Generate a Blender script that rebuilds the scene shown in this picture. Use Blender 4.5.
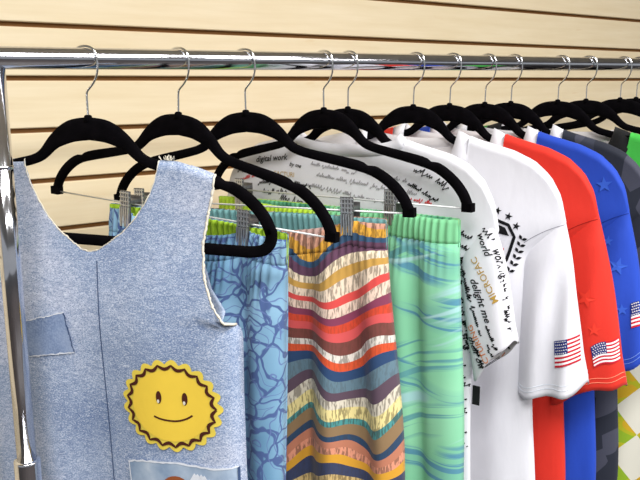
import bpy, bmesh, math, random
from mathutils import Vector, Matrix
from mathutils.bvhtree import BVHTree
random.seed(7)
R = math.radians
S = bpy.context.scene
COL = S.collection
for o in list(bpy.data.objects):
    bpy.data.objects.remove(o)

# ------------------------------------------------------------------ camera, world, lights, exposure
EYE = 1.55
cd = bpy.data.cameras.new('camera')
cd.sensor_width = 36.0
cd.lens = 765.8 / 640 * 36
cd.clip_start = .02
cam = bpy.data.objects.new('camera', cd)
cam.location = (0, 0, EYE)
cam.rotation_euler = (R(90 - 11.717), 0, R(-37.08))
COL.objects.link(cam)
S.camera = cam

w = bpy.data.worlds.new('shop_interior')
S.world = w
w.use_nodes = True
w.node_tree.nodes['Background'].inputs[0].default_value = (.93, .96, 1, 1)
w.node_tree.nodes['Background'].inputs[1].default_value = .33

LAMPS = [(-.55, -.55), (1.0, -.55), (-.55, -2.2), (1.0, -2.2), (2.55, -2.2)]
CEIL = 2.75
for i, (lx, ly) in enumerate(LAMPS):
    ld = bpy.data.lights.new('panel_light', 'AREA')
    ld.shape = 'RECTANGLE'
    ld.size, ld.size_y = 1.15, .55
    ld.energy = 42
    ld.color = (1, .985, .97)
    lo = bpy.data.objects.new('panel_light', ld)
    lo.location = (lx, ly, CEIL - .035)
    COL.objects.link(lo)

S.view_settings.view_transform = 'Standard'
S.view_settings.look = 'None'
S.view_settings.gamma = 1
S.view_settings.use_curve_mapping = False
S.view_settings.exposure = .18

# ------------------------------------------------------------------ materials
def srgb(r, g, b):
    f = lambda c: (c / 255 / 12.92) if c / 255 <= .04045 else ((c / 255 + .055) / 1.055) ** 2.4
    return (f(r), f(g), f(b), 1)

class NT:
    """tiny node helper"""
    def __init__(s, name, rough=.85, metal=0, sheen=0, spec=.3):
        s.m = bpy.data.materials.new(name)
        s.m.use_nodes = True
        s.t = s.m.node_tree
        s.b = s.t.nodes['Principled BSDF']
        s.b.inputs['Roughness'].default_value = rough
        s.b.inputs['Metallic'].default_value = metal
        s.b.inputs['Specular IOR Level'].default_value = spec
        if sheen:
            s.b.inputs['Sheen Weight'].default_value = sheen
        s._tc = None
    def set(s, inp, v):
        if isinstance(v, bpy.types.NodeSocket):
            s.t.links.new(v, inp)
        else:
            inp.default_value = v
    def obj(s):
        if not s._tc:
            s._tc = s.t.nodes.new('ShaderNodeTexCoord')
        return s._tc.outputs['Object']
    def mapping(s, scale=(1, 1, 1), rot=(0, 0, 0), loc=(0, 0, 0), vec=None):
        n = s.t.nodes.new('ShaderNodeMapping')
        s.set(n.inputs['Vector'], vec or s.obj())
        n.inputs['Scale'].default_value = scale
        n.inputs['Rotation'].default_value = rot
        n.inputs['Location'].default_value = loc
        return n.outputs[0]
    def noise(s, scale, detail=2, vec=None, rough=.5, out=0, dist=0):
        n = s.t.nodes.new('ShaderNodeTexNoise')
        s.set(n.inputs['Vector'], vec or s.obj())
        n.inputs['Scale'].default_value = scale
        n.inputs['Detail'].default_value = detail
        n.inputs['Roughness'].default_value = rough
        n.inputs['Distortion'].default_value = dist
        return n.outputs[out]
    def voronoi(s, scale, feature='F1', vec=None, out='Distance', rnd=1.0):
        n = s.t.nodes.new('ShaderNodeTexVoronoi')
        n.feature = feature
        s.set(n.inputs['Vector'], vec or s.obj())
        n.inputs['Scale'].default_value = scale
        n.inputs['Randomness'].default_value = rnd
        return n.outputs[out]
    def wave(s, scale, dist=0, vec=None, d='X', det=2, dscale=1, prof='SIN'):
        n = s.t.nodes.new('ShaderNodeTexWave')
        n.bands_direction = d
        n.wave_profile = prof
        s.set(n.inputs['Vector'], vec or s.obj())
        n.inputs['Scale'].default_value = scale
        n.inputs['Distortion'].default_value = dist
        n.inputs['Detail'].default_value = det
        n.inputs['Detail Scale'].default_value = dscale
        return n.outputs['Fac']
    def math(s, op, a, b=0.0, c=None, clamp=False):
        n = s.t.nodes.new('ShaderNodeMath')
        n.operation = op
        n.use_clamp = clamp
        s.set(n.inputs[0], a)
        s.set(n.inputs[1], b)
        if c is not None:
            s.set(n.inputs[2], c)
        return n.outputs[0]
    def ramp(s, fac, stops, interp='LINEAR'):
        n = s.t.nodes.new('ShaderNodeValToRGB')
        cr = n.color_ramp
        cr.interpolation = interp
        while len(cr.elements) < len(stops):
            cr.elements.new(.5)
        for e, (p, c) in zip(cr.elements, stops):
            e.position = p
            e.color = c
        s.set(n.inputs[0], fac)
        return n.outputs[0]
    def mix(s, fac, a, b, mode='MIX'):
        n = s.t.nodes.new('ShaderNodeMix')
        n.data_type = 'RGBA'
        n.blend_type = mode
        s.set(n.inputs[0], fac)
        s.set(n.inputs[6], a)
        s.set(n.inputs[7], b)
        return n.outputs[2]
    def sep(s, vec=None):
        n = s.t.nodes.new('ShaderNodeSeparateXYZ')
        s.set(n.inputs[0], vec or s.obj())
        return n.outputs
    def bump(s, h, strength=.3, dist=.001):
        n = s.t.nodes.new('ShaderNodeBump')
        n.inputs['Strength'].default_value = strength
        n.inputs['Distance'].default_value = dist
        s.set(n.inputs['Height'], h)
        s.t.links.new(n.outputs[0], s.b.inputs['Normal'])
    def color(s, c):
        s.set(s.b.inputs['Base Color'], c)
        return s.m

def cloth(name, c, rough=.85, sheen=.1, var=.06, wrinkle=.25):
    n = NT(name, rough, 0, sheen, .25)
    nz = n.noise(9, 3)
    c2 = tuple(max(0, v * (1 - var * 2)) for v in c[:3]) + (1,)
    n.bump(n.noise(28, 3, n.mapping((1.6, 1.6, .7))), wrinkle, .004)
    return n.color(n.mix(nz, c, c2))

def flat(name, c, rough=.8):
    n = NT(name, rough, 0, 0, .2)
    nz = n.noise(60, 2)
    return n.color(n.mix(nz, c, tuple(v * .92 for v in c[:3]) + (1,)))

M = {}
# laminated maple slat board
n = NT('maple_laminate', .55, 0, 0, .35)
g = n.noise(5, 5, n.mapping((.9, 8, 14)), .6)
g2 = n.noise(40, 3, n.mapping((.25, 6, 6)), .55)
c = n.ramp(g, [(.25, srgb(222, 203, 166)), (.5, srgb(228, 211, 177)), (.8, srgb(235, 220, 190))])
fleck = n.ramp(n.noise(16, 4, n.mapping((.55, 5, 3.5)), .6), [(.66, (0, 0, 0, 1)), (.74, (.35, .35, .35, 1))])
c = n.mix(fleck, c, srgb(214, 183, 136))
n.bump(g2, .08, .0005)
M['maple'] = n.color(c)
M['groove'] = flat('fibreboard_brown', srgb(150, 108, 66), .9)
M['paint'] = flat('ceiling_paint', srgb(225, 225, 222), .9)
n = NT('floor_vinyl', .4, 0, 0, .4)
M['floor'] = n.color(n.ramp(n.noise(3, 5), [(.3, srgb(52, 47, 47)), (.7, srgb(72, 66, 64))]))
n = NT('chrome', .10, 1, 0, .5)
n.bump(n.noise(160, 3), .04, .0004)
M['chrome'] = n.color(n.ramp(n.noise(35, 4), [(.3, (.70, .71, .76, 1)), (.7, (.80, .81, .86, 1))]))
n = NT('bright_wire', .16, 1)
M['wire'] = n.color(n.ramp(n.noise(50, 2), [(.3, (.72, .72, .72, 1)), (.7, (.82, .82, .82, 1))]))
n = NT('clip_plate_dark', .4, .8)
M['clipdark'] = n.color(n.ramp(n.noise(300, 2), [(.3, (.16, .16, .17, 1)), (.7, (.26, .26, .27, 1))]))
n = NT('pale_bar', .35, .35)
M['bar'] = n.color(n.ramp(n.noise(80, 2), [(.3, (.72, .74, .74, 1)), (.7, (.82, .84, .84, 1))]))
n = NT('clip_steel', .3, .85)
M['clip'] = n.color(n.ramp(n.noise(300, 2), [(.3, (.7, .71, .73, 1)), (.7, (.85, .86, .88, 1))]))
n = NT('black_velvet', 1.0, 0, 0, .06)
n.bump(n.noise(900, 2), .3, .0004)
M['velvet'] = n.color(n.ramp(n.noise(60, 3), [(.3, (.0012, .001, .0016, 1)), (.7, (.0032, .0025, .0038, 1))]))
M['blackplastic'] = flat('black_plastic', (.008, .008, .009, 1), .5)

# faded denim
n = NT('faded_denim', .95, 0, .1, .15)
weave = n.noise(640, 2, n.mapping((.8, 1, 1.7)), .75)
slub = n.noise(150, 3, n.mapping((.6, 1, 2.2)), .7)
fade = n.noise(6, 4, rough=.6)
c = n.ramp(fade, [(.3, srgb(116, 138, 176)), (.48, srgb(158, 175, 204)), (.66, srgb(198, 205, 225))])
c = n.mix(n.ramp(weave, [(.50, (0, 0, 0, 1)), (.66, (.8, .8, .8, 1))]), c, srgb(222, 228, 238))
c = n.mix(n.ramp(weave, [(.36, (.7, .7, .7, 1)), (.50, (0, 0, 0, 1))]), c, srgb(86, 108, 148))
c = n.mix(n.ramp(slub, [(.40, (.35, .35, .35, 1)), (.55, (0, 0, 0, 1))]), c, srgb(96, 118, 158))
n.bump(weave, .5, .0006)
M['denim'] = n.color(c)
n = NT('denim_inside', .95, 0, 0, .15)
M['denim_in'] = n.color(n.ramp(n.noise(400, 2), [(.35, srgb(150, 165, 190)), (.65, srgb(185, 196, 214))]))
n = NT('dark_denim_patch', .95, 0, 0, .15)
c = n.ramp(n.noise(24, 4), [(.3, srgb(88, 108, 146)), (.5, srgb(122, 142, 178)), (.72, srgb(150, 166, 196))])
c = n.mix(n.ramp(n.noise(500, 2), [(.4, (0, 0, 0, 1)), (.65, (.4, .4, .4, 1))]), c, srgb(170, 186, 212))
M['patch'] = n.color(c)
n = NT('worn_denim_pocket', .95, 0, 0, .15)
c = n.ramp(n.noise(40, 4), [(.3, srgb(128, 150, 178)), (.6, srgb(165, 182, 202)), (.75, srgb(188, 200, 214))])
M['pocket'] = n.color(c)
M['cream'] = flat('cream_fray', srgb(226, 220, 204), .95)
M['whitefray'] = flat('white_fray', srgb(220, 226, 236), .95)
M['seam'] = flat('dark_denim_seam', srgb(62, 82, 118), .95)  # darker blue for the centre seam, one patch edge and pocket stitch
M['sun'] = flat('patch_yellow', srgb(240, 206, 74), .85)
M['sun_edge'] = flat('patch_edge_yellow', srgb(232, 208, 84), .85)
M['brown'] = flat('embroidery_brown', srgb(74, 34, 24), .85)
M['rust'] = flat('patch_rust', srgb(150, 82, 48), .85)

# blue doodle print
n = NT('blue_doodle_print', .8, 0, .1, .25)
wob = n.mix(.06, n.obj(), n.noise(18, 2, out=1), 'ADD')
v1 = n.voronoi(40, 'DISTANCE_TO_EDGE', wob)
v2 = n.voronoi(13, 'F1', wob)
rings = n.math('ABSOLUTE', n.math('SINE', n.math('MULTIPLY', v2, 22)))
line = n.ramp(v1, [(.045, (1, 1, 1, 1)), (.075, (0, 0, 0, 1))])
line2 = n.ramp(rings, [(.10, (.9, .9, .9, 1)), (.20, (0, 0, 0, 1))])
base = n.ramp(n.noise(9, 2), [(.35, srgb(104, 148, 180)), (.65, srgb(146, 186, 212))])
c = n.mix(line, base, srgb(76, 98, 146))
M['doodle'] = n.color(n.mix(line2, c, srgb(98, 118, 168)))
M['lime'] = cloth('lime_lining', srgb(170, 208, 56))
M['teal'] = cloth('teal_lining', srgb(126, 178, 178))
# wavy striped print
STR = [(182, 150, 142), (202, 150, 128), (214, 160, 60), (52, 84, 116), (94, 62, 84), (232, 214, 186), (190, 148, 74), (226, 206, 184), (206, 74, 70), (226, 200, 182),
       (128, 58, 84), (204, 70, 46), (206, 84, 84), (118, 66, 60), (222, 214, 204), (212, 84, 48), (44, 70, 108), (98, 124, 138), (90, 72, 86), (214, 206, 188),
       (232, 216, 150), (76, 148, 148), (142, 116, 84), (46, 72, 102), (188, 122, 96), (222, 150, 122), (212, 156, 50), (58, 66, 96), (206, 178, 120), (68, 132, 136)]
n = NT('wavy_striped_print', .85, 0, .1, .25)
sx = n.sep()
wv = n.math('SINE', n.math('MULTIPLY_ADD', sx[0], 44, n.math('MULTIPLY_ADD', sx[2], 16, 1.2)))
wv2 = n.math('SINE', n.math('MULTIPLY_ADD', sx[0], 95, n.math('MULTIPLY', sx[2], -21)))
zz = n.math('MULTIPLY_ADD', wv, .012, n.math('MULTIPLY_ADD', sx[0], -.10, sx[2]))
zz = n.math('MULTIPLY_ADD', wv2, .0035, zz)
zz = n.math('MULTIPLY_ADD', n.math('SUBTRACT', n.noise(11, 1), .5), .035, zz)
tt = n.math('MULTIPLY', n.math('ADD', zz, .195), -1 / .355)
tt = n.math('FRACT', n.math('ADD', tt, 1.0))
stops = []
acc = 0.0
wd = [random.uniform(.7, 1.35) for _ in STR]
for q, cc in zip(wd, STR):
    stops.append((acc / sum(wd), srgb(*cc)))
    acc += q
c = n.ramp(tt, stops, 'CONSTANT')
hs = []
for i, (pp, cc) in enumerate(stops):
    k = 1 if i in (1, 2, 5, 7, 9, 14, 19, 20, 21, 25, 28) else (.35 if i % 2 else 0)
    hs.append((pp, (k, k, k, 1)))
hm = n.ramp(tt, hs, 'CONSTANT')
hatch = n.ramp(n.noise(1, 2, n.mapping((420, 1, 60)), .6), [(.49, (0, 0, 0, 1)), (.55, (1, 1, 1, 1))])
c = n.mix(n.math('MULTIPLY', hm, hatch), c, n.mix(.6, c, (.05, .035, .02, 1)))
n.bump(n.noise(30, 3), .2, .003)
M['stripes'] = n.color(c)
# green brushstroke print
n = NT('mint_brush_print', .8, 0, .1, .25)
base = n.ramp(n.noise(6, 2), [(.35, srgb(124, 196, 156)), (.65, srgb(146, 212, 172))])
sx = n.sep()
def sweep(slope, curve, x0, fz, fxs, seed, lo, hi):
    dx = n.math('SUBTRACT', sx[0], x0)
    tz = n.math('SUBTRACT', sx[2], n.math('ADD', n.math('MULTIPLY', dx, slope), n.math('MULTIPLY', n.math('MULTIPLY', dx, dx), curve)))
    cb = n.t.nodes.new('ShaderNodeCombineXYZ')
    n.set(cb.inputs[0], n.math('MULTIPLY', dx, fxs))
    n.set(cb.inputs[2], n.math('MULTIPLY', tz, fz))
    cb.inputs[1].default_value = seed
    line = n.noise(1, 2, cb.outputs[0], .6)
    cb2 = n.t.nodes.new('ShaderNodeCombineXYZ')
    n.set(cb2.inputs[0], n.math('MULTIPLY', dx, 5))
    n.set(cb2.inputs[2], n.math('MULTIPLY', tz, 17))
    cb2.inputs[1].default_value = seed + 3.7
    area = n.noise(1, 1, cb2.outputs[0])
    ln = n.ramp(line, [(.50, (0, 0, 0, 1)), (.56, (1, 1, 1, 1))])
    return n.math('MULTIPLY', ln, n.ramp(area, [(lo, (0, 0, 0, 1)), (hi, (1, 1, 1, 1))])), area
a1, ar1 = sweep(-.55, 2.5, .12, 150, 6, 1.3, .50, .56)
a2, ar2 = sweep(.35, -3.0, .16, 110, 5, 5.1, .52, .58)
a3, ar3 = sweep(.1, 2.0, .12, 60, 4, 8.4, .56, .60)
c = n.mix(n.math('MULTIPLY', n.ramp(ar1, [(.50, (0, 0, 0, 1)), (.60, (1, 1, 1, 1))]), .55), base, srgb(104, 168, 158))
c = n.mix(a1, c, srgb(84, 142, 164))
c = n.mix(a2, c, srgb(96, 158, 160))
c = n.mix(a3, c, srgb(160, 204, 204))
M['mint'] = n.color(c)
n = NT('leafy_green_lining', .85)
M['leafy'] = n.color(n.ramp(n.noise(60, 3, n.mapping((1, 1, .4))), [(.35, srgb(70, 140, 108)), (.55, srgb(112, 190, 142)), (.7, srgb(170, 214, 150))]))
n = NT('green_lime_waist', .85, 0, .1, .25)
sx = n.sep()
c = n.ramp(n.math('MULTIPLY_ADD', sx[0], 6, .45), [(.35, srgb(176, 212, 62)), (.6, srgb(126, 200, 148))])
M['limemint'] = n.color(c)

M['white'] = cloth('white_jersey', srgb(226, 226, 233), var=.02)
M['whitein'] = cloth('white_jersey_inside', srgb(238, 234, 236), var=.02)
M['red'] = cloth('red_jersey', srgb(218, 50, 36), var=.06, rough=.7)
M['redstar'] = flat('red_star_print', srgb(226, 60, 44))
M['blue'] = cloth('blue_jersey', srgb(34, 74, 190), var=.08, rough=.7)
M['bluestar'] = flat('blue_star_print', srgb(54, 96, 206))
n = NT('geometric_camouflage', .75, 0, .1, .25)
c = n.ramp(n.voronoi(38, 'F1', n.mapping((1, .2, .6), (0, .6, 0)), 'Color'), [(.2, srgb(36, 40, 52)), (.45, srgb(50, 54, 68)), (.65, srgb(66, 68, 82)), (.85, srgb(104, 98, 112))], 'CONSTANT')
M['camo'] = n.color(c)
# triangles
n = NT('triangle_print', .8, 0, .1, .25)
sx = n.sep()
px_ = n.math('MULTIPLY_ADD', sx[0], 1 / .075, .5)
pz_ = n.math('MULTIPLY', sx[2], 1 / .088)
fx = n.math('ABSOLUTE', n.math('SUBTRACT', n.math('FRACT', n.math('ADD', px_, 50)), .5))
fz = n.math('ABSOLUTE', n.math('SUBTRACT', n.math('FRACT', n.math('ADD', pz_, 50)), .5))
isw = n.math('GREATER_THAN', fx, fz)
par = n.noise(1, 0, n.mapping((13, 1, 26.7)))
gcol = n.ramp(par, [(.0, srgb(150, 186, 44)), (.46, srgb(190, 190, 40)), (.56, srgb(216, 176, 40))], 'CONSTANT')
M['triangle'] = n.color(n.mix(n.math('GREATER_THAN', sx[2], -.215), n.mix(isw, gcol, srgb(234, 232, 218)), srgb(64, 178, 70)))
M['blackcloth'] = cloth('black_jersey', srgb(16, 17, 20))
M['green'] = cloth('green_jersey', srgb(70, 180, 76))
M['ink'] = flat('black_ink', srgb(14, 14, 18))
M['greyink'] = flat('grey_ink', srgb(150, 148, 152))
M['redink'] = flat('red_ink', srgb(206, 58, 60))
M['goldink'] = flat('gold_ink', srgb(186, 150, 70))
M['orangeink'] = flat('orange_ink', srgb(222, 130, 74))
M['flagred'] = flat('flag_red', srgb(196, 34, 52))
M['flagwhite'] = flat('flag_white', srgb(240, 238, 240))
M['flagblue'] = flat('flag_blue', srgb(38, 50, 116))
M['stitch_grey'] = flat('grey_stitching', srgb(150, 150, 160))
M['stitch_red'] = flat('pale_red_stitching', srgb(244, 150, 120))
M['stitch_blue'] = flat('pale_blue_stitching', srgb(120, 156, 232))
M['seam_red'] = flat('red_seam', srgb(150, 24, 18))
M['seam_blue'] = flat('blue_seam', srgb(22, 48, 136))
M['pinktape'] = flat('pink_neck_tape', srgb(226, 190, 200))

# ------------------------------------------------------------------ helpers
def link(name, verts, faces, mats, parent=None, smooth=True, fm=None):
    me = bpy.data.meshes.new(name)
    me.from_pydata([tuple(v) for v in verts], [], faces)
    for m in (mats if isinstance(mats, (list, tuple)) else [mats]):
        me.materials.append(m)
    if fm:
        for p, i in zip(me.polygons, fm):
            p.material_index = i
    if smooth:
        for p in me.polygons:
            p.use_smooth = True
    me.update()
    o = bpy.data.objects.new(name, me)
    COL.objects.link(o)
    if parent:
        o.parent = parent
    return o

def root(name, label, cat, mat=None, group=None):
    o = bpy.data.objects.new(name, None)
    o.empty_display_size = .05
    COL.objects.link(o)
    if mat is not None:
        o.matrix_world = mat
    o['label'] = label
    o['category'] = cat
    if group:
        o['group'] = group
    return o

def box(c, d, v=None, f=None):
    v = [] if v is None else v
    f = [] if f is None else f
    b = len(v)
    for sx in (-1, 1):
        for sy in (-1, 1):
            for sz in (-1, 1):
                v.append((c[0] + sx * d[0] / 2, c[1] + sy * d[1] / 2, c[2] + sz * d[2] / 2))
    for q in ((0, 1, 3, 2), (4, 6, 7, 5), (0, 4, 5, 1), (2, 3, 7, 6), (0, 2, 6, 4), (1, 5, 7, 3)):
        f.append(tuple(b + i for i in q))
    return v, f

def bevel(o, wdt, seg=2):
    m = o.modifiers.new('bevel', 'BEVEL')
    m.width = wdt
    m.segments = seg
    m.limit_method = 'ANGLE'

def spline(pts, k=6):
    out = []
    P = [Vector(p) for p in pts]
    for i in range(len(P) - 1):
        a, b, c, d = P[max(i - 1, 0)], P[i], P[i + 1], P[min(i + 2, len(P) - 1)]
        for j in range(k):
            t = j / k
            out.append(.5 * ((2 * b) + (-a + c) * t + (2 * a - 5 * b + 4 * c - d) * t * t + (-a + 3 * b - 3 * c + d) * t ** 3))
    out.append(P[-1])
    return out

def tube(path, r, seg=10, v=None, f=None):
    """round tube along a path, capped"""
    v = [] if v is None else v
    f = [] if f is None else f
    P = [Vector(p) for p in path]
    b0 = len(v)
    up = None
    for i, p in enumerate(P):
        t = (P[min(i + 1, len(P) - 1)] - P[max(i - 1, 0)]).normalized()
        if up is None:
            up = Vector((0, 0, 1)) if abs(t.z) < .9 else Vector((0, 1, 0))
        n1 = t.cross(up).normalized()
        up = n1.cross(t).normalized()
        rr = r[i] if isinstance(r, (list, tuple)) else r
        for j in range(seg):
            a = 2 * math.pi * j / seg
            v.append(tuple(p + n1 * math.cos(a) * rr + up * math.sin(a) * rr))
    for i in range(len(P) - 1):
        for j in range(seg):
            k = (j + 1) % seg
            f.append((b0 + i * seg + j, b0 + i * seg + k, b0 + (i + 1) * seg + k, b0 + (i + 1) * seg + j))
    f.append(tuple(b0 + j for j in reversed(range(seg))))
    f.append(tuple(b0 + (len(P) - 1) * seg + j for j in range(seg)))
    return v, f

def lerp_table(tab, x):
    if x <= tab[0][0]:
        return tab[0][1]
    for (a, b), (c, d) in zip(tab, tab[1:]):
        if x <= c:
            return b + (d - b) * (x - a) / (c - a)
    return tab[-1][1]

def sstep(a, b, x):
    t = min(1, max(0, (x - a) / (b - a)))
    return t * t * (3 - 2 * t)

# ------------------------------------------------------------------ the setting
WALL_Y = 1.172
PITCH = .0762
G0 = EYE + .0804
GAP = .0070
wall = link('wall_back', *box((1.5, WALL_Y + .0225, CEIL / 2), (10, .025, CEIL)), M['groove'], smooth=False)
wall['kind'] = 'structure'
k0 = int(math.floor((G0 - CEIL) / PITCH))
plank_me = None
for k in range(k0, 24):
    ztop = G0 - k * PITCH - GAP / 2
    zbot = G0 - (k + 1) * PITCH + GAP / 2
    if zbot < .01 or ztop > CEIL:
        continue
    if plank_me is None:
        h = ztop - zbot
        # face, rounded lips and the undercut that makes the T slot
        prof = [(0, h / 2 - .0016), (.0012, h / 2 - .0004), (.0028, h / 2), (.0062, h / 2), (.0068, h / 2 - .004), (.0105, h / 2 - .004),
                (.0105, -h / 2 + .004), (.0068, -h / 2 + .004), (.0062, -h / 2), (.0028, -h / 2), (.0012, -h / 2 + .0004), (0, -h / 2 + .0016)]
        v, f = [], []
        for xx in (-5, 5):
            for (py, pz) in prof:
                v.append((xx, py, pz))
        m = len(prof)
        for j in range(m):
            f.append((j, (j + 1) % m, m + (j + 1) % m, m + j))
        f.append(tuple(range(m)))
        f.append(tuple(reversed(range(m, 2 * m))))
        po = link('plank', v, f, M['maple'], wall, smooth=False)
        plank_me = po.data
    else:
        po = bpy.data.objects.new('plank', plank_me)
        COL.objects.link(po)
        po.parent = wall
    po.location = (1.5 + random.uniform(-.3, .3) * 0, WALL_Y - .0003, (ztop + zbot) / 2)
fl = link('floor', *box((1.5, -3.9, -.05), (16, 10.2, .1)), M['floor'], smooth=False)
fl['kind'] = 'structure'
ce = link('ceiling', *box((1.5, -3.9, CEIL + .05), (16, 10.2, .1)), M['paint'], smooth=False)
ce['kind'] = 'structure'

# ------------------------------------------------------------------ garment rack
RY, RZ, SY, SZ = .8302, EYE + .0216, -.0102, .0066
RAIL_R = .0116
def railpt(x):
    return Vector((x, RY + SY * x, RZ + SZ * x))
rack = root('garment_rack', 'polished chrome clothes rack with a long round rail and upright posts', 'clothes rack', Matrix.Translation((.95, RY, 0)))
def rackpart(name, vf, mat):
    v, f = vf
    o = link(name, [Vector(p) - Vector((.95, RY, 0)) for p in v], f, mat, rack)
    return o
rackpart('rail', tube([railpt(.02), railpt(.03), railpt(1.9), railpt(1.91)], [RAIL_R - .001, RAIL_R, RAIL_R, RAIL_R - .001], 40), M['chrome'])
for x in (.2145, 1.78):
    p = railpt(x)
    zc = RZ - .436
    rackpart('upright', tube([(p.x, p.y, zc - .02), (p.x, p.y, RZ - .008)], .0106, 32), M['chrome'])
    rackpart('joint_ring', tube([(p.x, p.y, RZ - .1105), (p.x, p.y, RZ - .110), (p.x, p.y, RZ - .107), (p.x, p.y, RZ - .1065)], [.0106, .0111, .0111, .0106], 32), M['chrome'])
    rackpart('lower_tube', tube([(p.x, p.y, .06), (p.x, p.y, zc - .004), (p.x, p.y, zc - .001), (p.x, p.y, zc)], [.0142, .0142, .0142, .0134], 32), M['chrome'])
    rackpart('base_bar', tube([(p.x, p.y - .26, .06), (p.x, p.y + .26, .06)], .0125, 24), M['chrome'])
    for s in (-1, 1):
        rackpart('caster', tube([(p.x - .012, p.y + s * .25, .028), (p.x + .012, p.y + s * .25, .028)], .028, 24), M['blackplastic'])
        rackpart('caster_stem', tube([(p.x, p.y + s * .25, .03), (p.x, p.y + s * .25, .06)], .006, 12), M['chrome'])

# ------------------------------------------------------------------ hangers
def hmat(x, yaw, tilt):
    return Matrix.Translation(railpt(x)) @ Matrix.Rotation(-yaw, 4, 'Z') @ Matrix.Rotation(-tilt, 4, 'Y')

ARM = [(0, -.0745), (.024, -.0778), (.046, -.0890), (.063, -.1035), (.0755, -.1095), (.0965, -.1145), (.15, -.1255), (.175, -.1335), (.195, -.147), (.2085, -.1625), (.2155, -.178)]
def velvet_sweep(path, hwf):
    v, f = [], []
    seg = 14
    for i, p in enumerate(path):
        t = (path[min(i + 1, len(path) - 1)] - path[max(i - 1, 0)]).normalized()
        nn = Vector((-t.z, 0, t.x))
        hi, lo = hwf(p)
        for j in range(seg):
            a = 2 * math.pi * j / seg
            cx, sy = math.cos(a), math.sin(a)
            cx = math.copysign(abs(cx) ** .7, cx)
            sy = math.copysign(abs(sy) ** .7, sy)
            v.append(tuple(p + nn * cx * (hi if cx > 0 else lo) + Vector((0, sy * .0047, 0))))
    for i in range(len(path) - 1):
        for j in range(seg):
            k = (j + 1) % seg
            f.append((i * seg + j, (i + 1) * seg + j, (i + 1) * seg + k, i * seg + k))
    f.append(tuple(range(seg)))
    L = (len(path) - 1) * seg
    f.append(tuple(L + j for j in reversed(range(seg))))
    return v, f

def arm_mesh():
    right = spline([(a, 0, b) for a, b in ARM], 5)
    path = [Vector((-p.x, 0, p.z)) for p in reversed(right[1:])] + right
    def hwf(p):
        u = abs(p.x)
        hw = .0056 + .0007 * sstep(.08, .15, u) + .0070 * math.exp(-(u / .047) ** 4)
        return hw - .0030 * math.exp(-((u - .163) / .005) ** 2), hw
    return velvet_sweep(path, hwf)

HOOK = [(0, 0, -.066), (0, 0, -.052), (0, 0, -.041), (.0006, 0, -.0355), (.0030, 0, -.0322), (.0085, 0, -.0268), (.0132, 0, -.0200), (.0158, 0, -.0115), (.0160, 0, -.002), (.0142, 0, .0068),
        (.0085, 0, .0120), (-.001, 0, .0134), (-.0095, 0, .0110), (-.0155, 0, .005), (-.0175, 0, -.003)]
_proto = {}
def part(key, name, maker, mat, parent, smooth=True):
    """a part whose mesh is shared by all the hangers"""
    if key not in _proto:
        v, f = maker()
        o = link(name, v, f, mat, parent, smooth)
        _proto[key] = o.data
        return o
    o = bpy.data.objects.new(name, _proto[key])
    COL.objects.link(o)
    o.parent = parent
    return o

def clip_vf():
    v, f = [], []
    box((0, -.0092, .0), (.0165, .0018, .046), v, f)
    box((0, .0092, -.004), (.0165, .0018, .038), v, f)
    box((0, 0, .0095), (.0165, .0185, .004), v, f)
    return v, f
def rib_vf():
    v, f = [], []
    for i in range(5):
        box((-.0066 + i * .0033, -.0112, -.0095), (.0014, .0028, .025), v, f)
    return v, f
def grid_vf():
    v, f = [], []
    for i in range(4):
        box((-.006 + i * .004, -.0107, .0128), (.0013, .0016, .0185), v, f)
    for j in range(4):
        box((0, -.0109, .005 + j * .0052), (.0160, .0012, .0014), v, f)
    return v, f
def bar_vf():
    pts = [(.2138, 0, -.1735), (.2157, 0, -.1785), (.2135, 0, -.189), (.205, 0, -.1965), (.19, 0, -.199)]
    r = spline(pts, 5)
    path = r + [Vector((-p.x, 0, p.z)) for p in reversed(r)]
    return velvet_sweep(path, lambda p: (.0062, .0062))

def hanger(x, yaw, tilt, label, clips=None, width=1.0):
    h = root('velvet_hanger', label, 'hanger', hmat(x, yaw, tilt) @ Matrix.Diagonal((width, 1, 1, 1)), 'black velvet hangers on the chrome rail')
    part('hook', 'hook', lambda: tube(spline(HOOK, 4), .00125, 8), M['wire'], h)
    part('arms', 'arms', arm_mesh, M['velvet'], h)
    part('neck', 'neck', lambda: tube([(0, 0, -.067), (0, 0, -.0625), (0, 0, -.0605), (0, 0, -.0595)], [.0058, .0045, .004, .002], 14), M['velvet'], h)
    if clips:
        part('cbar', 'clip_bar', lambda: tube([(-.217, 0, -.1795), (.217, 0, -.1795)], .00115, 8), M['bar'], h)
        for s in (-1, 1):
            e = part('end%d' % s, 'end_socket', lambda: box((s * .2155, 0, -.178), (.0135, .0098, .0105)), M['velvet'], h, False)
        for u in clips:
            c = part('clip', 'clip', clip_vf, M['clipdark'], h, False)
            c.location = (u, 0, -.185)
            part('rib', 'ribs', rib_vf, M['clip'], c, False)
            part('grid', 'grip_grid', grid_vf, M['clip'], c, False)
    else:
        part('vbar', 'trouser_bar', bar_vf, M['velvet'], h)
    return h

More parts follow.
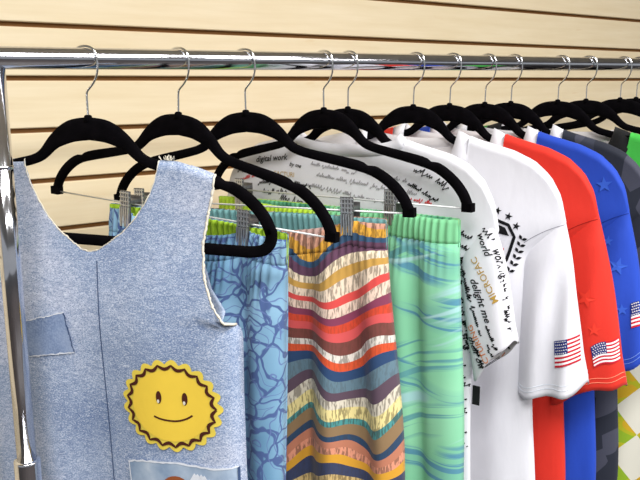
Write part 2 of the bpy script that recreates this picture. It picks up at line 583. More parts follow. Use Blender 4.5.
# name: (position along the rail, yaw, tilt)
HP = {1: (.3076, R(57), .004), 2: (.4182, 1.1919, -.0449), 3: (.5060, 1.1293, .0308), 4: (.6273, 1.3164, .0243), 5: (.6700, R(73), 0),
      6: (.7933, R(72), -.02), 7: (.8689, R(72), -.025), 8: (.9472, R(75), -.02), 9: (1.0095, R(76), -.02), 10: (1.1306, R(76), -.01),
      11: (1.209, R(72), .01), 12: (1.3152, R(75), 0), 13: (1.3679, R(74), 0)}
HL = {1: ('black velvet hanger inside the sleeveless denim vest', None),
      2: ('black velvet clip hanger holding the blue doodle print trousers', (-.079, .104)),
      3: ('black velvet clip hanger holding the striped trousers', (-.172, .141)),
      4: ('black velvet clip hanger holding the mint green trousers', (-.153, .111)),
      5: ('black velvet hanger inside the white shirt covered in handwriting', None),
      6: ('black velvet hanger inside the white emblem shirt', None),
      7: ('black velvet hanger inside the red shirt', None),
      8: ('black velvet hanger inside the blue shirt', None),
      9: ('black velvet hanger inside the dark camouflage shirt', None),
      10: ('black velvet hanger inside the green and yellow triangle shirt', None),
      11: ('empty black velvet hanger next to the triangle shirt', None),
      12: ('empty black velvet hanger between two other empty hangers', None),
      13: ('empty black velvet hanger, last one at the far end of the rail', None)}
for k in HP:
    hanger(*HP[k], *HL[k], width=.955 if 5 <= k <= 9 else 1.0)

# ------------------------------------------------------------------ cloth tools
def solid(o, t=.0011):
    m = o.modifiers.new('cloth_thickness', 'SOLIDIFY')
    m.thickness = t
    m.offset = -1
    m.use_rim = True
    if len(o.data.materials) > 1:
        m.material_offset = 1

def folds(seed, amp=.004, wl=.07, n=4):
    rr = random.Random(seed)
    T = [(rr.uniform(.6, 1.5) * 2 * math.pi / wl, rr.uniform(-4, 4), rr.uniform(0, 6.3), rr.uniform(.4, 1)) for _ in range(n)]
    def fn(x, z):
        return amp * sum(a * math.sin(kx * x + kz * z + ph) for kx, kz, ph, a in T) / n * 2
    return fn

def grid_faces(nr, nc, flip=False, b=0):
    f = []
    for i in range(nr - 1):
        for j in range(nc - 1):
            q = (b + i * nc + j, b + (i + 1) * nc + j, b + (i + 1) * nc + j + 1, b + i * nc + j + 1)
            f.append(tuple(reversed(q)) if flip else q)
    return f

class Surf:
    """front-facing surface of a mesh, to lay prints and patches on"""
    def __init__(s, *objs):
        v, f = [], []
        for o in objs:
            b = len(v)
            v += [q.co.copy() for q in o.data.vertices]
            f += [tuple(b + i for i in p.vertices) for p in o.data.polygons]
        s.t = BVHTree.FromPolygons(v, f)
    def y(s, x, z, default=None):
        h = s.t.ray_cast(Vector((x, -.5, z)), Vector((0, 1, 0)))
        return h[0].y if h[0] else default

def on_surface(name, pts, faces, surf, mats, parent, lift=.0009, fm=None, smooth=False):
    """pts are (x, z) in the garment's own plane"""
    ys = [surf.y(x, z) for x, z in pts]
    keep = [y for y in ys if y is not None]
    if not keep:
        return None
    ok = [y is not None for y in ys]
    F, FM = [], []
    for i, q in enumerate(faces):
        if all(ok[j] for j in q):
            F.append(q)
            FM.append(fm[i] if fm else 0)
    if not F:
        return None
    use = sorted({j for q in F for j in q})
    mp = {j: i for i, j in enumerate(use)}
    V = [(pts[j][0], ys[j] - lift, pts[j][1]) for j in use]
    return link(name, V, [tuple(mp[j] for j in q) for q in F], mats, parent, smooth, FM)

def ribbon(path, wdt, pts=None, faces=None):
    pts = [] if pts is None else pts
    faces = [] if faces is None else faces
    b = len(pts)
    for i, p in enumerate(path):
        a, c = path[max(i - 1, 0)], path[min(i + 1, len(path) - 1)]
        dx, dz = c[0] - a[0], c[1] - a[1]
        L = math.hypot(dx, dz) or 1
        ww = wdt[i] if isinstance(wdt, list) else wdt
        pts.append((p[0] - dz / L * ww / 2, p[1] + dx / L * ww / 2))
        pts.append((p[0] + dz / L * ww / 2, p[1] - dx / L * ww / 2))
    for i in range(len(path) - 1):
        faces.append((b + 2 * i, b + 2 * i + 1, b + 2 * i + 3, b + 2 * i + 2))
    return pts, faces

def sp2(pts, k=6):
    return [(p.x, p.z) for p in spline([(a, 0, b) for a, b in pts], k)]

def text_pts(txt, x, z, ang, size, shear=0, wide=1.0, mirror=False, bold=0.0):
    cu = bpy.data.curves.new('t', 'FONT')
    cu.body = txt
    cu.size = 1
    cu.shear = shear
    cu.offset = bold
    cu.resolution_u = 2
    o = bpy.data.objects.new('t', cu)
    COL.objects.link(o)
    bpy.context.view_layer.update()
    me = bpy.data.meshes.new_from_object(o.evaluated_get(bpy.context.evaluated_depsgraph_get()))
    ca, sa = math.cos(R(ang)), math.sin(R(ang))
    P = []
    for q in me.vertices:
        a, b = q.co.x * size * wide * (-1 if mirror else 1), q.co.y * size
        P.append((x + a * ca - b * sa, z + a * sa + b * ca))
    F = [tuple(p.vertices) for p in me.polygons]
    bpy.data.objects.remove(o)
    bpy.data.curves.remove(cu)
    bpy.data.meshes.remove(me)
    return P, F

def scribble(x, z, ang, length, h, seed, wdt=.0011, pts=None, faces=None):
    """a line of illegible joined-up handwriting"""
    rr = random.Random(seed)
    ca, sa = math.cos(R(ang)), math.sin(R(ang))
    pos = 0
    pts = [] if pts is None else pts
    faces = [] if faces is None else faces
    while pos < length:
        word = min(length - pos, rr.uniform(.012, .03))
        path = []
        a = pos
        while a < pos + word:
            hh = h * rr.choice((.45, .5, .55, .6, 1.0, 1.1, -.5))
            path += [(a, 0), (a + h * .16, hh), (a + h * .32, hh * .25)]
            a += h * rr.uniform(.38, .55)
        if len(path) > 2:
            path = sp2(path, 3)
            path = [(x + (u + .35 * v_) * ca - v_ * sa, z + (u + .35 * v_) * sa + v_ * ca) for u, v_ in path]
            ribbon(path, wdt, pts, faces)
        pos += word + h * .9
    return pts, faces

def star(x, z, r, rot=90, inner=.4):
    P = [(x, z)]
    for i in range(10):
        a = R(rot + i * 36)
        q = r if i % 2 == 0 else r * inner
        P.append((x + q * math.cos(a), z + q * math.sin(a)))
    return P, [(0, 1 + i, 1 + (i + 1) % 10) for i in range(10)]

def merge(*pfs):
    P, F = [], []
    for p, f in pfs:
        b = len(P)
        P += p
        F += [tuple(b + i for i in q) for q in f]
    return P, F

def quadgrid(c00, c10, c01, c11, nu, nv):
    P = []
    for j in range(nv + 1):
        for i in range(nu + 1):
            a, b = i / nu, j / nv
            P.append(tuple((1 - a) * (1 - b) * c00[k] + a * (1 - b) * c10[k] + (1 - a) * b * c01[k] + a * b * c11[k] for k in (0, 1)))
    F = [(j * (nu + 1) + i, j * (nu + 1) + i + 1, (j + 1) * (nu + 1) + i + 1, (j + 1) * (nu + 1) + i) for j in range(nv) for i in range(nu)]
    return P, F

# ------------------------------------------------------------------ shirts
SHO = [(.086, -.0985), (.11, -.105), (.158, -.116), (.187, -.1275), (.21, -.146), (.226, -.171), (.236, -.205)]
def tshirt(k, name, label, mat, inner, seed, sleeve, hem=-.74, seam=None, stitch=None, D=.017, tape=True, hw=.208, NW=.094, drop=.088, band=None, bandw=.022, sho=.236, flare=.02):
    t = root(name, label, 'shirt', hmat(*HP[k]), 'shirts on the rail')
    fo = folds(seed, .0035, .08)
    SH = [(a * (1 if a < .15 else 1 + (sho / .236 - 1) * (a - .15) / .086), b) for a, b in SHO]
    zn = lerp_table(SH, NW)
    def W(z):
        return sho - (sho - .194) * sstep(-.205, -.262, z) + (hw - .194) * sstep(-.262, -.42, z) + flare * sstep(-.42, -.66, z)
    def top(x, front):
        a = abs(x)
        if a >= NW:
            return lerp_table(SH, a)
        e = math.sqrt(max(0, 1 - (a / NW) ** 2))
        return zn - (drop if front else .022) * e ** .8
    def depth(s, x0, z):
        sl = lerp_table(SH, abs(x0)) if abs(x0) > NW else zn + .0025
        dz = sl - z
        prof = max(0, 1 - abs(s) ** 14) ** .5
        prof2 = max(0, 1 - abs(s) ** 5) ** .5
        lo = sstep(-.26, -.34, z)
        return (.0088 * (prof * (1 - lo) + prof2 * lo) + D * sstep(0, .16, dz) * prof2) * (1 if dz > .007 else max(0, dz / .007) ** .5), dz, prof2
    ss = [-1 + 2 * i / 60 for i in range(61)] + [sg * q for sg in (-1, 1) for q in (.93, .95, .98, .99)]
    for sgn in (-1, 1):
        for dd in (0, .006, -.006, -.02):
            ss.append(sgn * (NW / sho + dd))
    ss = sorted(set(ss))
    nr = 62
    verts, faces = [], []
    for front in (True, False):
        b = len(verts)
        for i in range(nr):
            tt = (i / (nr - 1)) ** 1.6
            for s in ss:
                x0 = s * sho
                zt = top(x0, front)
                z = zt + tt * (hem - zt)
                x = s * W(z)
                d, dz, prof = depth(s, x0, z)
                wgt = sstep(.03, .35, dz) * prof
                verts.append((x, (-1 if front else 1) * d + fo(x, z) * wgt * (1 if front else .6), z))
        faces += grid_faces(nr, len(ss), not front, b)
    body = link('body', verts, faces, [mat, inner], t)
    bm = bmesh.new()
    bm.from_mesh(body.data)
    bmesh.ops.remove_doubles(bm, verts=bm.verts, dist=.00005)
    bm.to_mesh(body.data)
    bm.free()
    solid(body)
    # neckband: a rib ring set into the neckline
    N = 64
    v, f = [], []
    for i in range(N + 1):
        a = 2 * math.pi * i / N
        ca, sa = math.cos(a), math.sin(a)
        front = sa >= 0
        x = NW * ca
        zt = zn - (drop if front else .022) * abs(sa) ** .8
        dd = .0088 + D * sstep(0, .16, zn + .0025 - zt)
        yy = -(dd + .0008) * math.tanh(sa * 9)
        for q in (0, .5, 1):
            v.append((x * (1.02 - q * bandw / NW), yy * (1 - .05 * q), zt - .002 + q * (.010 + (bandw - .006) * abs(sa) * (1 if front else .4))))
    nb = link('neckband', v, grid_faces(N + 1, 3, True), [band or mat, inner], t)
    solid(nb, .0012)
    if tape:
        v, f = [], []
        N = 40
        for i in range(N + 1):
            x = -NW * .97 + 2 * NW * .97 * i / N
            zt = top(x, False) - .012
            for q in (.0009, -.0009):
                v.append((x, .0068 + D * sstep(0, .16, zn - zt) * .8, zt + q))
        link('neck_tape', v, grid_faces(N + 1, 2), M['pinktape'], t)
    # sleeves
    I0, O0, I1, O1, yoff = sleeve
    sl_objs = []
    for sgn in (1, -1):
        v, f = [], []
        nrow, nseg = 40, 44
        fs = folds(seed + 50 + sgn, .0045, .06)
        for i in range(nrow):
            tt = i / (nrow - 1)
            I = Vector((I0[0] + (I1[0] - I0[0]) * tt, I0[1] + (I1[1] - I0[1]) * tt))
            bul = .004 * math.sin(math.pi * min(1, tt * 1.2))
            O = Vector((O0[0] + (O1[0] - O0[0]) * tt + bul, O0[1] + (O1[1] - O0[1]) * tt))
            C, H = (I + O) / 2, (O - I) / 2
            dep = .003 + .011 * sstep(0, .22, tt) + .010 * sstep(.1, .7, tt)
            for j in range(nseg):
                a = 2 * math.pi * j / nseg
                ca, sa = math.cos(a), math.sin(a)
                ca = math.copysign(abs(ca) ** .8, ca)
                P = C + H * ca
                wav = fs(P.x, P.y) * sstep(.1, .5, tt)
                hz = (.005 * math.sin(2.2 * a + seed) + .003 * math.sin(5 * a)) * tt * tt
                v.append((sgn * P.x, (yoff if sgn > 0 else .012) * tt - dep * sa + wav, P.y + hz))
        for i in range(nrow - 1):
            for j in range(nseg):
                kk = (j + 1) % nseg
                f.append((i * nseg + j, i * nseg + kk, (i + 1) * nseg + kk, (i + 1) * nseg + j))
        so = link('sleeve', v, f, [mat, inner], t)
        bm = bmesh.new()
        bm.from_mesh(so.data)
        c = sum((q.co for q in bm.verts), Vector()) / len(bm.verts)
        if sum((fc.calc_center_median() - c).dot(fc.normal) for fc in bm.faces) < 0:
            bmesh.ops.reverse_faces(bm, faces=bm.faces)
        bm.to_mesh(so.data)
        bm.free()
        solid(so)
        sl_objs.append(so)
        if stitch and sgn > 0:
            for off in (.93, .955):
                ring = []
                i = off * (nrow - 1)
                i0 = int(i)
                cc0 = Vector((sum(q[0] for q in v[i0 * nseg:(i0 + 1) * nseg]) / nseg, yoff, 0))
                for j in range(nseg + 1):
                    p = Vector(v[i0 * nseg + j % nseg]).lerp(Vector(v[min(i0 + 1, nrow - 1) * nseg + j % nseg]), i - i0)
                    cc0.z = p.z
                    ring.append(p + (p - cc0).normalized() * .0002)
                link('hem_stitch', *tube(ring, .00045, 5), stitch, so)
        if seam and sgn > 0:
            P, F = ribbon(sp2([(.186, -.238), (.198, -.2285), (.212, -.2195), (.226, -.2125), (.236, -.2085)], 6), .0009)
            on_surface('armhole_seam', P, F, Surf(body, so), seam, so, .0006)
    return t, body, sl_objs

def flag(sleeve, c00, c10, c01, c11, wave=.0):
    """stars and stripes patch printed on a sleeve; corners bl, br, tl, tr"""
    NV, NU = 13, 16
    P, F = quadgrid(c00, c10, c01, c11, NU, NV)
    if wave:
        dx, dz = c01[0] - c00[0], c01[1] - c00[1]
        P = [(x, z + wave * math.sin((i % (NU + 1)) / NU * 2 * math.pi)) for i, (x, z) in enumerate(P)]
    fm = []
    for j in range(NV):
        for i in range(NU):
            fm.append(2 if (j >= 6 and i < 8) else (0 if j % 2 == 0 else 1))
    sf = Surf(sleeve)
    fo = on_surface('flag', P, F, sf, [M['flagred'], M['flagwhite'], M['flagblue']], sleeve, .0016, fm)
    if fo is None:
        return
    fo['label'] = 'printed flag with red and white stripes and white stars on blue'
    pf = []
    for r_ in range(5):
        for c_ in range(6):
            a = (c_ + .5 + (.25 if r_ % 2 else -.1)) / 6 * .46 + .02
            b = (6 + (r_ + .5) / 5 * 7) / 13
            x = (1 - a) * (1 - b) * c00[0] + a * (1 - b) * c10[0] + (1 - a) * b * c01[0] + a * b * c11[0]
            z = (1 - a) * (1 - b) * c00[1] + a * (1 - b) * c10[1] + (1 - a) * b * c01[1] + a * b * c11[1] + (wave * math.sin(a * 2 * math.pi))
            pf.append(star(x, z, .0012, 90, .45))
    P2, F2 = merge(*pf)
    so = on_surface('flag_stars', P2, F2, sf, M['flagwhite'], sleeve, .0021)
    if so:
        so['kind'] = 'stuff'

def stuff(o):
    if o:
        o['kind'] = 'stuff'
    return o

SLV = ((.180, -.232), (.230, -.186), (.189, -.462), (.285, -.424), -.006)

# triangle print shirt, furthest of the hung shirts
t, body, sl = tshirt(10, 'triangle_shirt', 'shirt printed with green, yellow and white triangles beside the camouflage shirt', M['triangle'], M['whitein'], 31, ((.184, -.228), (.230, -.186), (.2, -.44), (.276, -.41), -.002), tape=False, hem=-.80, NW=.128, band=M['blackcloth'], bandw=.03)
# camouflage shirt
t, body, sl = tshirt(9, 'camouflage_shirt', 'dark grey geometric camouflage shirt with a white inside collar', M['camo'], M['whitein'], 41, SLV, band=M['white'])
# blue shirt
t, body, sl = tshirt(8, 'blue_shirt', 'royal blue shirt with faint stars and a flag on the sleeve', M['blue'], M['whitein'], 51, SLV, seam=M['seam_blue'], stitch=M['stitch_blue'], band=M['white'])
flag(sl[0], (.261, -.371), (.291, -.360), (.256, -.335), (.286, -.324), .001)
for (x, z, r_, ro) in ((.233, -.284, .0135, 80), (.246, -.346, .009, 100), (.215, -.25, .008, 95), (.246, -.228, .007, 80)):
    on_surface('printed_star', *star(x, z, r_, ro), Surf(sl[0], body), M['bluestar'], sl[0], .0014)
for (x, z, r_, ro) in ((.15, -.15, .009, 70), (.20, -.17, .012, 100)):
    on_surface('printed_star', *star(x, z, r_, ro), Surf(body), M['bluestar'], body, .0014)
# red shirt
t, body, sl = tshirt(7, 'red_shirt', 'bright red shirt with faint stars and a flag on the sleeve', M['red'], M['whitein'], 61, ((.184, -.228), (.230, -.186), (.196, -.490), (.299, -.432), -.006), seam=M['seam_red'], stitch=M['stitch_red'], band=M['white'])
flag(sl[0], (.258, -.414), (.292, -.396), (.250, -.385), (.286, -.364), .0022)
for (x, z, r_, ro) in ((.236, -.318, .015, 75), (.252, -.36, .010, 95)):
    on_surface('printed_star', *star(x, z, r_, ro), Surf(sl[0]), M['redstar'], sl[0], .0014)
# emblem shirt
t, body, sl = tshirt(6, 'emblem_shirt', 'white shirt with a black crest and laurel print and a sleeve flag', M['white'], M['whitein'], 71, SLV, seam=M['stitch_grey'], stitch=M['whitefray'])
flag(sl[0], (.246, -.400), (.282, -.384), (.241, -.364), (.277, -.349), .0)
sf = Surf(body, sl[0])
CX = .130
cr = []
half = [(0, -.206), (.034, -.2155), (.0435, -.231), (.035, -.2645), (0, -.298)]
for sg in (-1, 1):
    path = []
    for (a, b), (c_, d_) in zip(half, half[1:]):
        path += [(CX + sg * (a + (c_ - a) * q / 6), b + (d_ - b) * q / 6) for q in range(6)]
    cr.append(ribbon(path + [(CX, -.298)], .0042))
    cr.append(quadgrid((CX + sg * .004, -.226), (CX + sg * .0365, -.2305), (CX + sg * .004, -.212), (CX + sg * .030, -.2195), 4, 4))
    for i in range(6):
        a = i / 5
        x, z = CX + sg * (.040 + .013 * a ** .8), -.280 + .046 * a
        for side in (-1, 1):
            an = R(62 + side * 48) if sg > 0 else R(118 + side * 48)
            q = [(x, z)]
            for u_, w_ in ((.3, .85), (.6, 1), (1, 0), (.6, -1), (.3, -.85)):
                L_, W_ = .0078 * u_, .0020 * w_
                q.append((x + L_ * math.cos(an) - W_ * math.sin(an), z + L_ * math.sin(an) + W_ * math.cos(an)))
            cr.append((q, [tuple(range(6))]))
for (x, z) in ((-.045, -.216), (-.033, -.204), (-.017, -.198), (0, -.193), (.017, -.198), (.033, -.204), (.045, -.216)):
    cr.append(star(CX + x, z, .0058, 80))
P, F = merge(*cr)
e = stuff(on_surface('chest_emblem', P, F, sf, M['ink'], t, .0012))
if e:
    e['label'] = 'black shield crest with stars above and laurel leaves'
P, F = text_pts('IS', CX + .030, -.254, 80, .009)
stuff(on_surface('emblem_lettering', P, F, sf, M['redink'], t, .0014))

# handwriting shirt
t, body, sl = tshirt(5, 'handwriting_shirt', 'white shirt covered all over in handwritten words and lettering', M['white'], M['whitein'], 81,
                     ((.172, -.225), (.214, -.184), (.207, -.400), (.263, -.338), -.010), D=.006, hw=.198, sho=.226, drop=.024, bandw=.012, flare=.008)
sb, ssl = Surf(body), Surf(sl[0], body)
def word(tx, x, z, a, sz, mat, sf, parent, shear=.35, bold=.014):
    P, F = text_pts(tx, x, z, a, sz, shear, 1.0, bold=bold)
    stuff(on_surface('printed_words', P, F, sf, mat, parent, .0013))
word('digital work', -.158, -.1445, 7, .0125, M['ink'], sb, body)
word('by me', -.094, -.1455, -6, .0085, M['ink'], sb, body)
word('FACTURI', -.122, -.1615, 0, .0095, M['goldink'], sb, body, 0, 0)
ink = []
for (x, z, a, L, h, sd) in ((-.195, -.160, 6, .02, .005, 1), (-.153, -.176, 6, .05, .006, 2), (-.143, -.189, 6, .05, .006, 12), (-.110, -.196, -4, .075, .008, 3),
                            (.112, -.137, -26, .055, .0075, 6), (.102, -.158, -24, .045, .006, 7), (-.085, -.172, -4, .03, .005, 5)):
    ink.append(scribble(x, z, a, L, h, sd, .0011))
for i in range(21):
    ink.append(scribble(.174 + (i * 7 % 5) * .0018, -.212 - i * .0165, -24 - (i * 5 % 4) * 8, .019, .0062, 40 + i, .0012))
P, F = merge(*ink)
stuff(on_surface('handwriting', P, F, sb, M['ink'], body, .0012))
P, F = merge(scribble(-.055, -.142, -5, .075, .005, 21, .0008), scribble(-.045, -.157, -5, .16, .0055, 22, .0008), scribble(-.06, -.172, -6, .13, .005, 23, .0008), scribble(.04, -.147, -8, .06, .005, 24, .0008))
stuff(on_surface('grey_handwriting', P, F, sb, M['greyink'], body, .0012))
P, F = merge(scribble(-.19, -.174, 14, .03, .005, 9, .0009), scribble(.092, -.176, -6, .045, .0045, 8, .0009))
stuff(on_surface('red_handwriting', P, F, sb, M['redink'], body, .0012))
# the sleeve: lines run down along the sleeve, side by side
word('MICROFAC', .241, -.289, 126, .0125, M['goldink'], ssl, sl[0], 0, .004)
word('FACTURING', .243, -.378, 124, .0118, M['orangeink'], ssl, sl[0], 0, .004)
word('delight me', .199, -.268, -62, .0135, M['ink'], ssl, sl[0])
word('quality and', .240, -.262, -74, .0115, M['ink'], ssl, sl[0])
word('working', .224, -.228, -66, .0115, M['ink'], ssl, sl[0])
word('world', .201, -.212, -58, .0125, M['ink'], ssl, sl[0])
word('their own', .201, -.342, -62, .0125, M['ink'], ssl, sl[0])
ink = []
for (x, z, a, L, h, sd) in ((.247, -.300, -66, .03, .005, 60), (.186, -.262, -66, .08, .0055, 61), (.240, -.232, -70, .03, .005, 62), (.189, -.345, -72, .04, .005, 64), (.226, -.322, -60, .03, .0045, 65), (.208, -.205, -40, .02, .005, 66), (.212, -.352, -62, .03, .0045, 67), (.178, -.245, -68, .05, .005, 68), (.230, -.345, -60, .02, .0045, 69)):
    ink.append(scribble(x, z, a, L, h, sd, .0011))
P, F = merge(*ink)
stuff(on_surface('handwriting', P, F, ssl, M['ink'], sl[0], .0012))
link('black_tab', *box((.207, -.004, -.427), (.010, .0016, .026)), M['blackcloth'], t, False)

# ------------------------------------------------------------------ trousers
def trousers(k, name, label, mat, waist, lining, cx, hw0, hw1, clips, seed, ztop=-.187, sag=.016, hem=-.98, D=.020, back=.012, backz=.002, creases=()):
    t = root(name, label, 'trousers', hmat(*HP[k]), 'printed trousers clipped by the waistband')
    fo = folds(seed, .006, .075)
    rr = random.Random(seed)
    NC = 240
    ga = [rr.uniform(.4, 1) for _ in range(80)]
    c0, c1 = (clips[0] - cx) / hw0, (clips[1] - cx) / hw0
    def pinch(s):
        return 1 - .75 * max(math.exp(-((s - c0) * hw0 / .016) ** 2), math.exp(-((s - c1) * hw0 / .016) ** 2))
    def ztopf(s, front):
        if not front:
            return ztop + backz
        if c0 < s < c1:
            m = (s - c0) / (c1 - c0)
            return ztop - sag * (4 * m * (1 - m)) ** .7
        return ztop - .004 * min(1, (abs(s - (c0 if s < c0 else c1))) * 3)
    def yof(s, dz, front, x, z):
        prof = max(0, 1 - abs(s) ** 6) ** .5
        d = (.004 + (D if front else back) * sstep(-.02, .10, dz) + (.007 if front else min(.006, back)) * pinch(s)) * prof
        g = math.sin(s * hw0 * 2 * math.pi / .0085 + 1.2 * math.sin(s * 17)) * .0022 * (1 - sstep(.02, .095, dz)) * prof
        return (-1 if front else 1) * d * (1 - .0) + g + fo(x, z) * prof * sstep(.03, .25, dz) * (1 if front else .5) + (sum(a_ * math.exp(-((x - x_ - k_ * dz) / w_) ** 2) for x_, k_, a_, w_ in creases) * prof * sstep(.005, .09, dz) if front else 0)
    # waistband
    def band(nm, z0, z1, mt, off, lin=False):
        v, f = [], []
        rows = 7
        for front in (True, False):
            b = len(v)
            for i in range(rows):
                for j in range(NC + 1):
                    s = -1 + 2 * j / NC
                    dz = z0 + (z1 - z0) * i / (rows - 1)
                    z = ztopf(s, front) - dz
                    x = cx + s * hw0
                    y = yof(s, max(dz, 0), front, x, z)
                    bulge = off + (.0016 * math.sin(math.pi * i / (rows - 1)) if not lin else 0)
                    v.append((x, y + (-bulge if front else bulge), z))
            f += grid_faces(rows, NC + 1, not front, b)
        o = link(nm, v, f, mt, t)
        solid(o, .0008)
        return o
    wb = band('waistband', -.0005, .030, waist, .0)
    band('waistband_lining', .0, .034, lining, -.0022, True)
    crotch = ztop - .30
    legs = []
    for h in (-1, 1):
        v, f = [], []
        rows, nc = 60, 90
        for front in (True, False):
            b = len(v)
            for i in range(rows):
                for j in range(nc + 1):
                    q = j / nc
                    s = h * q
                    z0 = ztopf(s, front) - .029
                    z = z0 + (hem - z0) * i / (rows - 1)
                    dz = ztop - z
                    hw = hw0 + (hw1 - hw0) * sstep(0, .30, dz)
                    low = sstep(crotch, crotch - .05, z)
                    qq = q * (1 - .06 * low) + .06 * low
                    x = cx + h * qq * hw
                    y = yof(s, dz, front, x, z)
                    inner = max(0, 1 - (1 - q) ** 10 * low) ** .5
                    v.append((x, y * inner, z))
            f += grid_faces(rows, nc + 1, (not front) ^ (h < 0), b)
        lo = link('leg', v, f, [mat, M['whitein']], t)
        bm = bmesh.new()
        bm.from_mesh(lo.data)
        bmesh.ops.remove_doubles(bm, verts=bm.verts, dist=.00005)
        bm.to_mesh(lo.data)
        bm.free()
        solid(lo)
        legs.append(lo)
    return t, wb, legs

trousers(4, 'mint_trousers', 'mint green trousers with blue brushstroke print and gathered waist', M['mint'], M['limemint'], M['leafy'], .0, .205, .216, (-.153, .111), 5, ztop=-.190, sag=.008, backz=-.003, D=.018, back=.003, creases=((.150, .03, .014, .012), (.115, .02, -.005, .02)))
trousers(3, 'striped_trousers', 'multicoloured wavy striped trousers with gathered waist', M['stripes'], M['stripes'], M['teal'], -.008, .196, .216, (-.172, .141), 9, ztop=-.190, sag=.02, creases=((.098, -.05, .012, .014), (.150, .05, .010, .012), (.125, 0, -.005, .016)))
trousers(2, 'doodle_trousers', 'light blue trousers with a dark line doodle print and lime lining', M['doodle'], M['doodle'], M['lime'], .0225, .137, .142, (-.079, .104), 13, ztop=-.186, sag=.015, creases=((.105, .05, .014, .015),))

# ------------------------------------------------------------------ denim vest
def vest():
    t = root('denim_vest', 'sleeveless faded denim vest with a smiling sun patch and raw edges', 'vest', hmat(HP[1][0], HP[1][1], .02))
    WT = [(-.70, .180), (-.45, .174), (-.36, .1745), (-.295, .176), (-.283, .174), (-.271, .162), (-.258, .1515), (-.24, .145), (-.225, .1415), (-.195, .140), (-.165, .145), (-.134, .152), (-.10, .153)]
    NK = [(0, -.2085), (.012, -.206), (.026, -.198), (.045, -.186), (.062, -.170), (.075, -.150), (.084, -.128), (.0885, -.1085)]
    NKB = [(0, -.245), (.03, -.238), (.075, -.214), (.100, -.175), (.116, -.145), (.124, -.1137)]
    WTB = [(-.70, .180), (-.45, .174), (-.36, .1745), (-.32, .174), (-.30, .166), (-.28, .15), (-.25, .132), (-.2, .122), (-.15, .128), (-.12, .15), (-.1, .153)]
    SHV = [(.0885, -.1075), (.11, -.1085), (.13, -.1140), (.154, -.1215)]
    fo = folds(3, .0035, .12)
    ss = sorted(set([-1 + 2 * i / 72 for i in range(73)] + [sg * (.0885 / .154 + d) for sg in (-1, 1) for d in (0, .008, -.008)]))
    hem, nr = -.68, 110
    def top(x, front):
        a = abs(x)
        return lerp_table(SHV, a) if a >= (.0885 if front else .124) else lerp_table(NK if front else NKB, a)
    def surf_y(x, z, s, front):
        sl = lerp_table(SHV, abs(x)) if abs(x) > .0885 else -.105
        prof = (max(0, 1 - abs(s) ** 6) ** .5) if z < -.278 else 1
        prof = prof + (1 - prof) * (1 - sstep(-.262, -.29, z)) * .75 if z < -.262 else prof
        d = (.0065 + (.020 if front else .012) * sstep(0, .2, sl - z)) * prof
        d *= 1 if sl - z > .005 else max(0, (sl - z) / .005) ** .5
        return (-1 if front else 1) * d + fo(x, z) * sstep(.04, .3, sl - z) * prof
    verts, faces, fr = [], [], []
    edge = {'neck': [], 'l': [], 'r': []}
    for front in (True, False):
        b = len(verts)
        for i in range(nr):
            tt = i / (nr - 1)
            for s in ss:
                x0 = s * .154
                zt = top(x0, front)
                z = zt + tt * (hem - zt)
                x = s * lerp_table(WT if front else WTB, z)
                y = surf_y(x, z, s, front)
                verts.append((x, y, z))
                if front:
                    if i == 0 and abs(x0) <= .0886:
                        edge['neck'].append((x, y, z))
                    if s == 1 and z > -.282:
                        edge['r'].append((x, y, z))
                    if s == -1 and z > -.282:
                        edge['l'].append((x, y, z))
        faces += grid_faces(nr, len(ss), not front, b)
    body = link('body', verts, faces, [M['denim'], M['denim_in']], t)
    bm = bmesh.new()
    bm.from_mesh(body.data)
    bmesh.ops.remove_doubles(bm, verts=bm.verts, dist=.00005)
    bm.to_mesh(body.data)
    bm.free()
    solid(body, .0014)
    rr = random.Random(2)
    for nm, key, r_ in (('neck_edge', 'neck', .0007), ('armhole_edge', 'r', .0013), ('armhole_edge', 'l', .0013)):
        E_ = spline(edge[key], 3)
        E_ = [p + Vector((rr.uniform(-1, 1), rr.uniform(-1, 1), rr.uniform(-1, 1))) * .0005 for p in E_]
        link(nm, *tube(E_, [r_ * rr.uniform(.6, 1.35) for _ in E_], 6), M['cream'], t)
    sf = Surf(body)
    # frayed threads standing on the shoulder
    v, f = [], []
    for i in range(26):
        a = rr.uniform(.088, .104)
        z = lerp_table(SHV, a)
        tube([(a, 0, z - .001), (a + rr.uniform(-.003, .003), rr.uniform(-.003, .001), z + rr.uniform(.001, .006))], .00035, 4, v, f)
    link('loose_threads', v, f, M['cream'], t)
    # centre seam
    P, F = ribbon(sp2([(.010, -.218), (.0115, -.26), (.013, -.34), (.015, -.43), (.016, -.52), (.017, -.66)], 10), .0013)
    on_surface('centre_seam', P, F, sf, M['seam'], t, .001)
    # side patch
    def patch(nm, corners, nu, nv, mat, lift=.0016):
        P, F = quadgrid(*corners, nu, nv)
        P = [(x + rr.uniform(-.0006, .0006), z + rr.uniform(-.0006, .0006)) for x, z in P]
        return on_surface(nm, P, F, sf, mat, t, lift, smooth=True)
    c = ((-.096, -.337), (-.024, -.324), (-.090, -.293), (-.034, -.2785))
    po = patch('patch_pocket', c, 20, 14, M['patch'])
    for a, b_ in ((c[2], c[3]), (c[3], c[1]), (c[0], c[1]), (c[0], c[2])):
        path = [(a[0] + (b_[0] - a[0]) * i / 24 + rr.uniform(-.0008, .0008), a[1] + (b_[1] - a[1]) * i / 24 + rr.uniform(-.0008, .0008)) for i in range(25)]
        P, F = ribbon(path, [.0015 * rr.uniform(.4, 1.3) for _ in path])
        on_surface('frayed_edge', P, F, sf, M['whitefray'] if (a, b_) != (c[3], c[1]) else M['seam'], po, .0022)
    # lower pocket with a curved top
    tp = sp2([(.040, -.4475), (.052, -.4435), (.075, -.4415), (.10, -.4405), (.125, -.4425), (.150, -.4435), (.170, -.441)], 5)
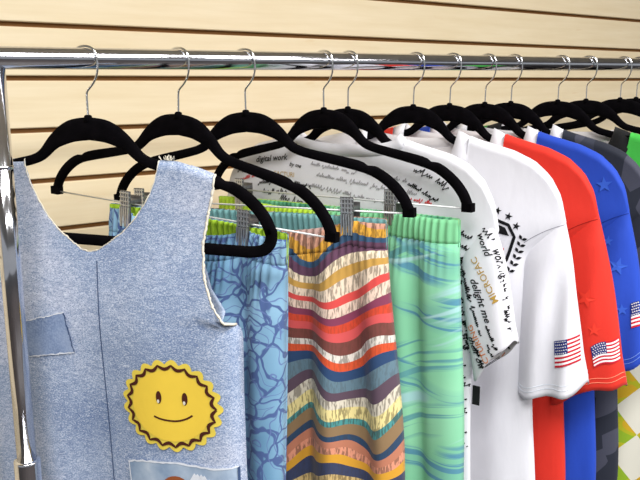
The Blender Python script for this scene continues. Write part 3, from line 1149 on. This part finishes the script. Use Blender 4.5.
    P, F = [], []
    NV = 12
    for j in range(NV + 1):
        for (x, z) in tp:
            P.append((x, z + (-.56 - z) * j / NV))
    F = grid_faces(NV + 1, len(tp))
    pk = on_surface('lower_pocket', P, F, sf, M['pocket'], t, .002, smooth=True)
    P, F = ribbon([(x, z + rr.uniform(-.0006, .0006)) for x, z in tp], [.0022 * rr.uniform(.5, 1.3) for _ in tp])
    on_surface('frayed_edge', P, F, sf, M['whitefray'], pk, .0026)
    P, F = ribbon([(.041, -.447), (.043, -.48), (.044, -.52), (.044, -.555)], .0014)
    on_surface('pocket_stitch', P, F, sf, M['whitefray'], pk, .0026)
    P, F = ribbon([(.170, -.442), (.170, -.47), (.170, -.5), (.170, -.555)], .0016)
    on_surface('pocket_stitch', P, F, sf, M['seam'], pk, .0026)
    # round rust patch and white scrawl on the pocket
    P = [(.1, -.474)] + [(.1 + .018 * math.cos(R(i * 15)), -.474 + .018 * math.sin(R(i * 15))) for i in range(24)]
    on_surface('rust_patch', P, [(0, 1 + i, 1 + (i + 1) % 24) for i in range(24)], sf, M['rust'], pk, .003)
    P, F = scribble(.118, -.460, -4, .03, .008, 5, .003)
    on_surface('white_scrawl', P, F, sf, M['whitefray'], pk, .003)
    # smiling sun
    SX, SZ_, RX, RZ_ = .0985, -.3735, .0575, .0515
    def disc(rx, rz, n, sc, amp, ph=0):
        rings = 7
        P = [(SX, SZ_)]
        for q in range(1, rings + 1):
            for i in range(n):
                a = 2 * math.pi * i / n
                m = 1 + (amp * (abs(math.cos(sc * a / 2 + ph)) - .6) if q == rings else 0)
                P.append((SX + rx * q / rings * m * math.cos(a), SZ_ + rz * q / rings * m * math.sin(a)))
        F = [(0, 1 + i, 1 + (i + 1) % n) for i in range(n)]
        for q in range(1, rings):
            for i in range(n):
                F.append((1 + (q - 1) * n + i, 1 + q * n + i, 1 + q * n + (i + 1) % n, 1 + (q - 1) * n + (i + 1) % n))
        return P, F
    NSC = 21
    sun = on_surface('sun_patch', *disc(RX, RZ_, 240, NSC, .11), sf, M['sun_edge'], t, .0022)
    sun['label'] = 'yellow smiling sun patch with a scalloped edge'
    on_surface('sun_face', *disc(RX * .80, RZ_ * .80, 120, NSC, 0), sf, M['sun'], sun, .0028)
    path = []
    for i in range(NSC * 12 + 1):
        a = 2 * math.pi * i / (NSC * 12)
        m = .925 - .085 * abs(math.sin(NSC * a / 2))
        path.append((SX + RX * m * math.cos(a), SZ_ + RZ_ * m * math.sin(a)))
    P, F = ribbon(path, [.0022 + .0018 * abs(math.sin(math.pi * i / 12)) for i in range(len(path))])
    on_surface('scallop_line', P, F, sf, M['brown'], sun, .0034)
    for ex in (-.0125, .0175):
        P = [(SX + ex, SZ_ + .010)] + [(SX + ex + .0033 * math.cos(R(i * 20)), SZ_ + .010 + .0074 * math.sin(R(i * 20))) for i in range(18)]
        on_surface('eye', P, [(0, 1 + i, 1 + (i + 1) % 18) for i in range(18)], sf, M['brown'], sun, .0034)
        P = [(SX + ex - .0006, SZ_ + .0055)] + [(SX + ex - .0006 + .0014 * math.cos(R(i * 30)), SZ_ + .0055 + .0022 * math.sin(R(i * 30))) for i in range(12)]
        on_surface('eye_glint', P, [(0, 1 + i, 1 + (i + 1) % 12) for i in range(12)], sf, M['cream'], sun, .0038)
    P, F = ribbon(sp2([(SX - .0195, SZ_ - .0125), (SX - .010, SZ_ - .0155), (SX + .005, SZ_ - .0165), (SX + .017, SZ_ - .0135), (SX + .0255, SZ_ - .0085)], 6), .0021)
    on_surface('smile', P, F, sf, M['brown'], sun, .0034)
vest()
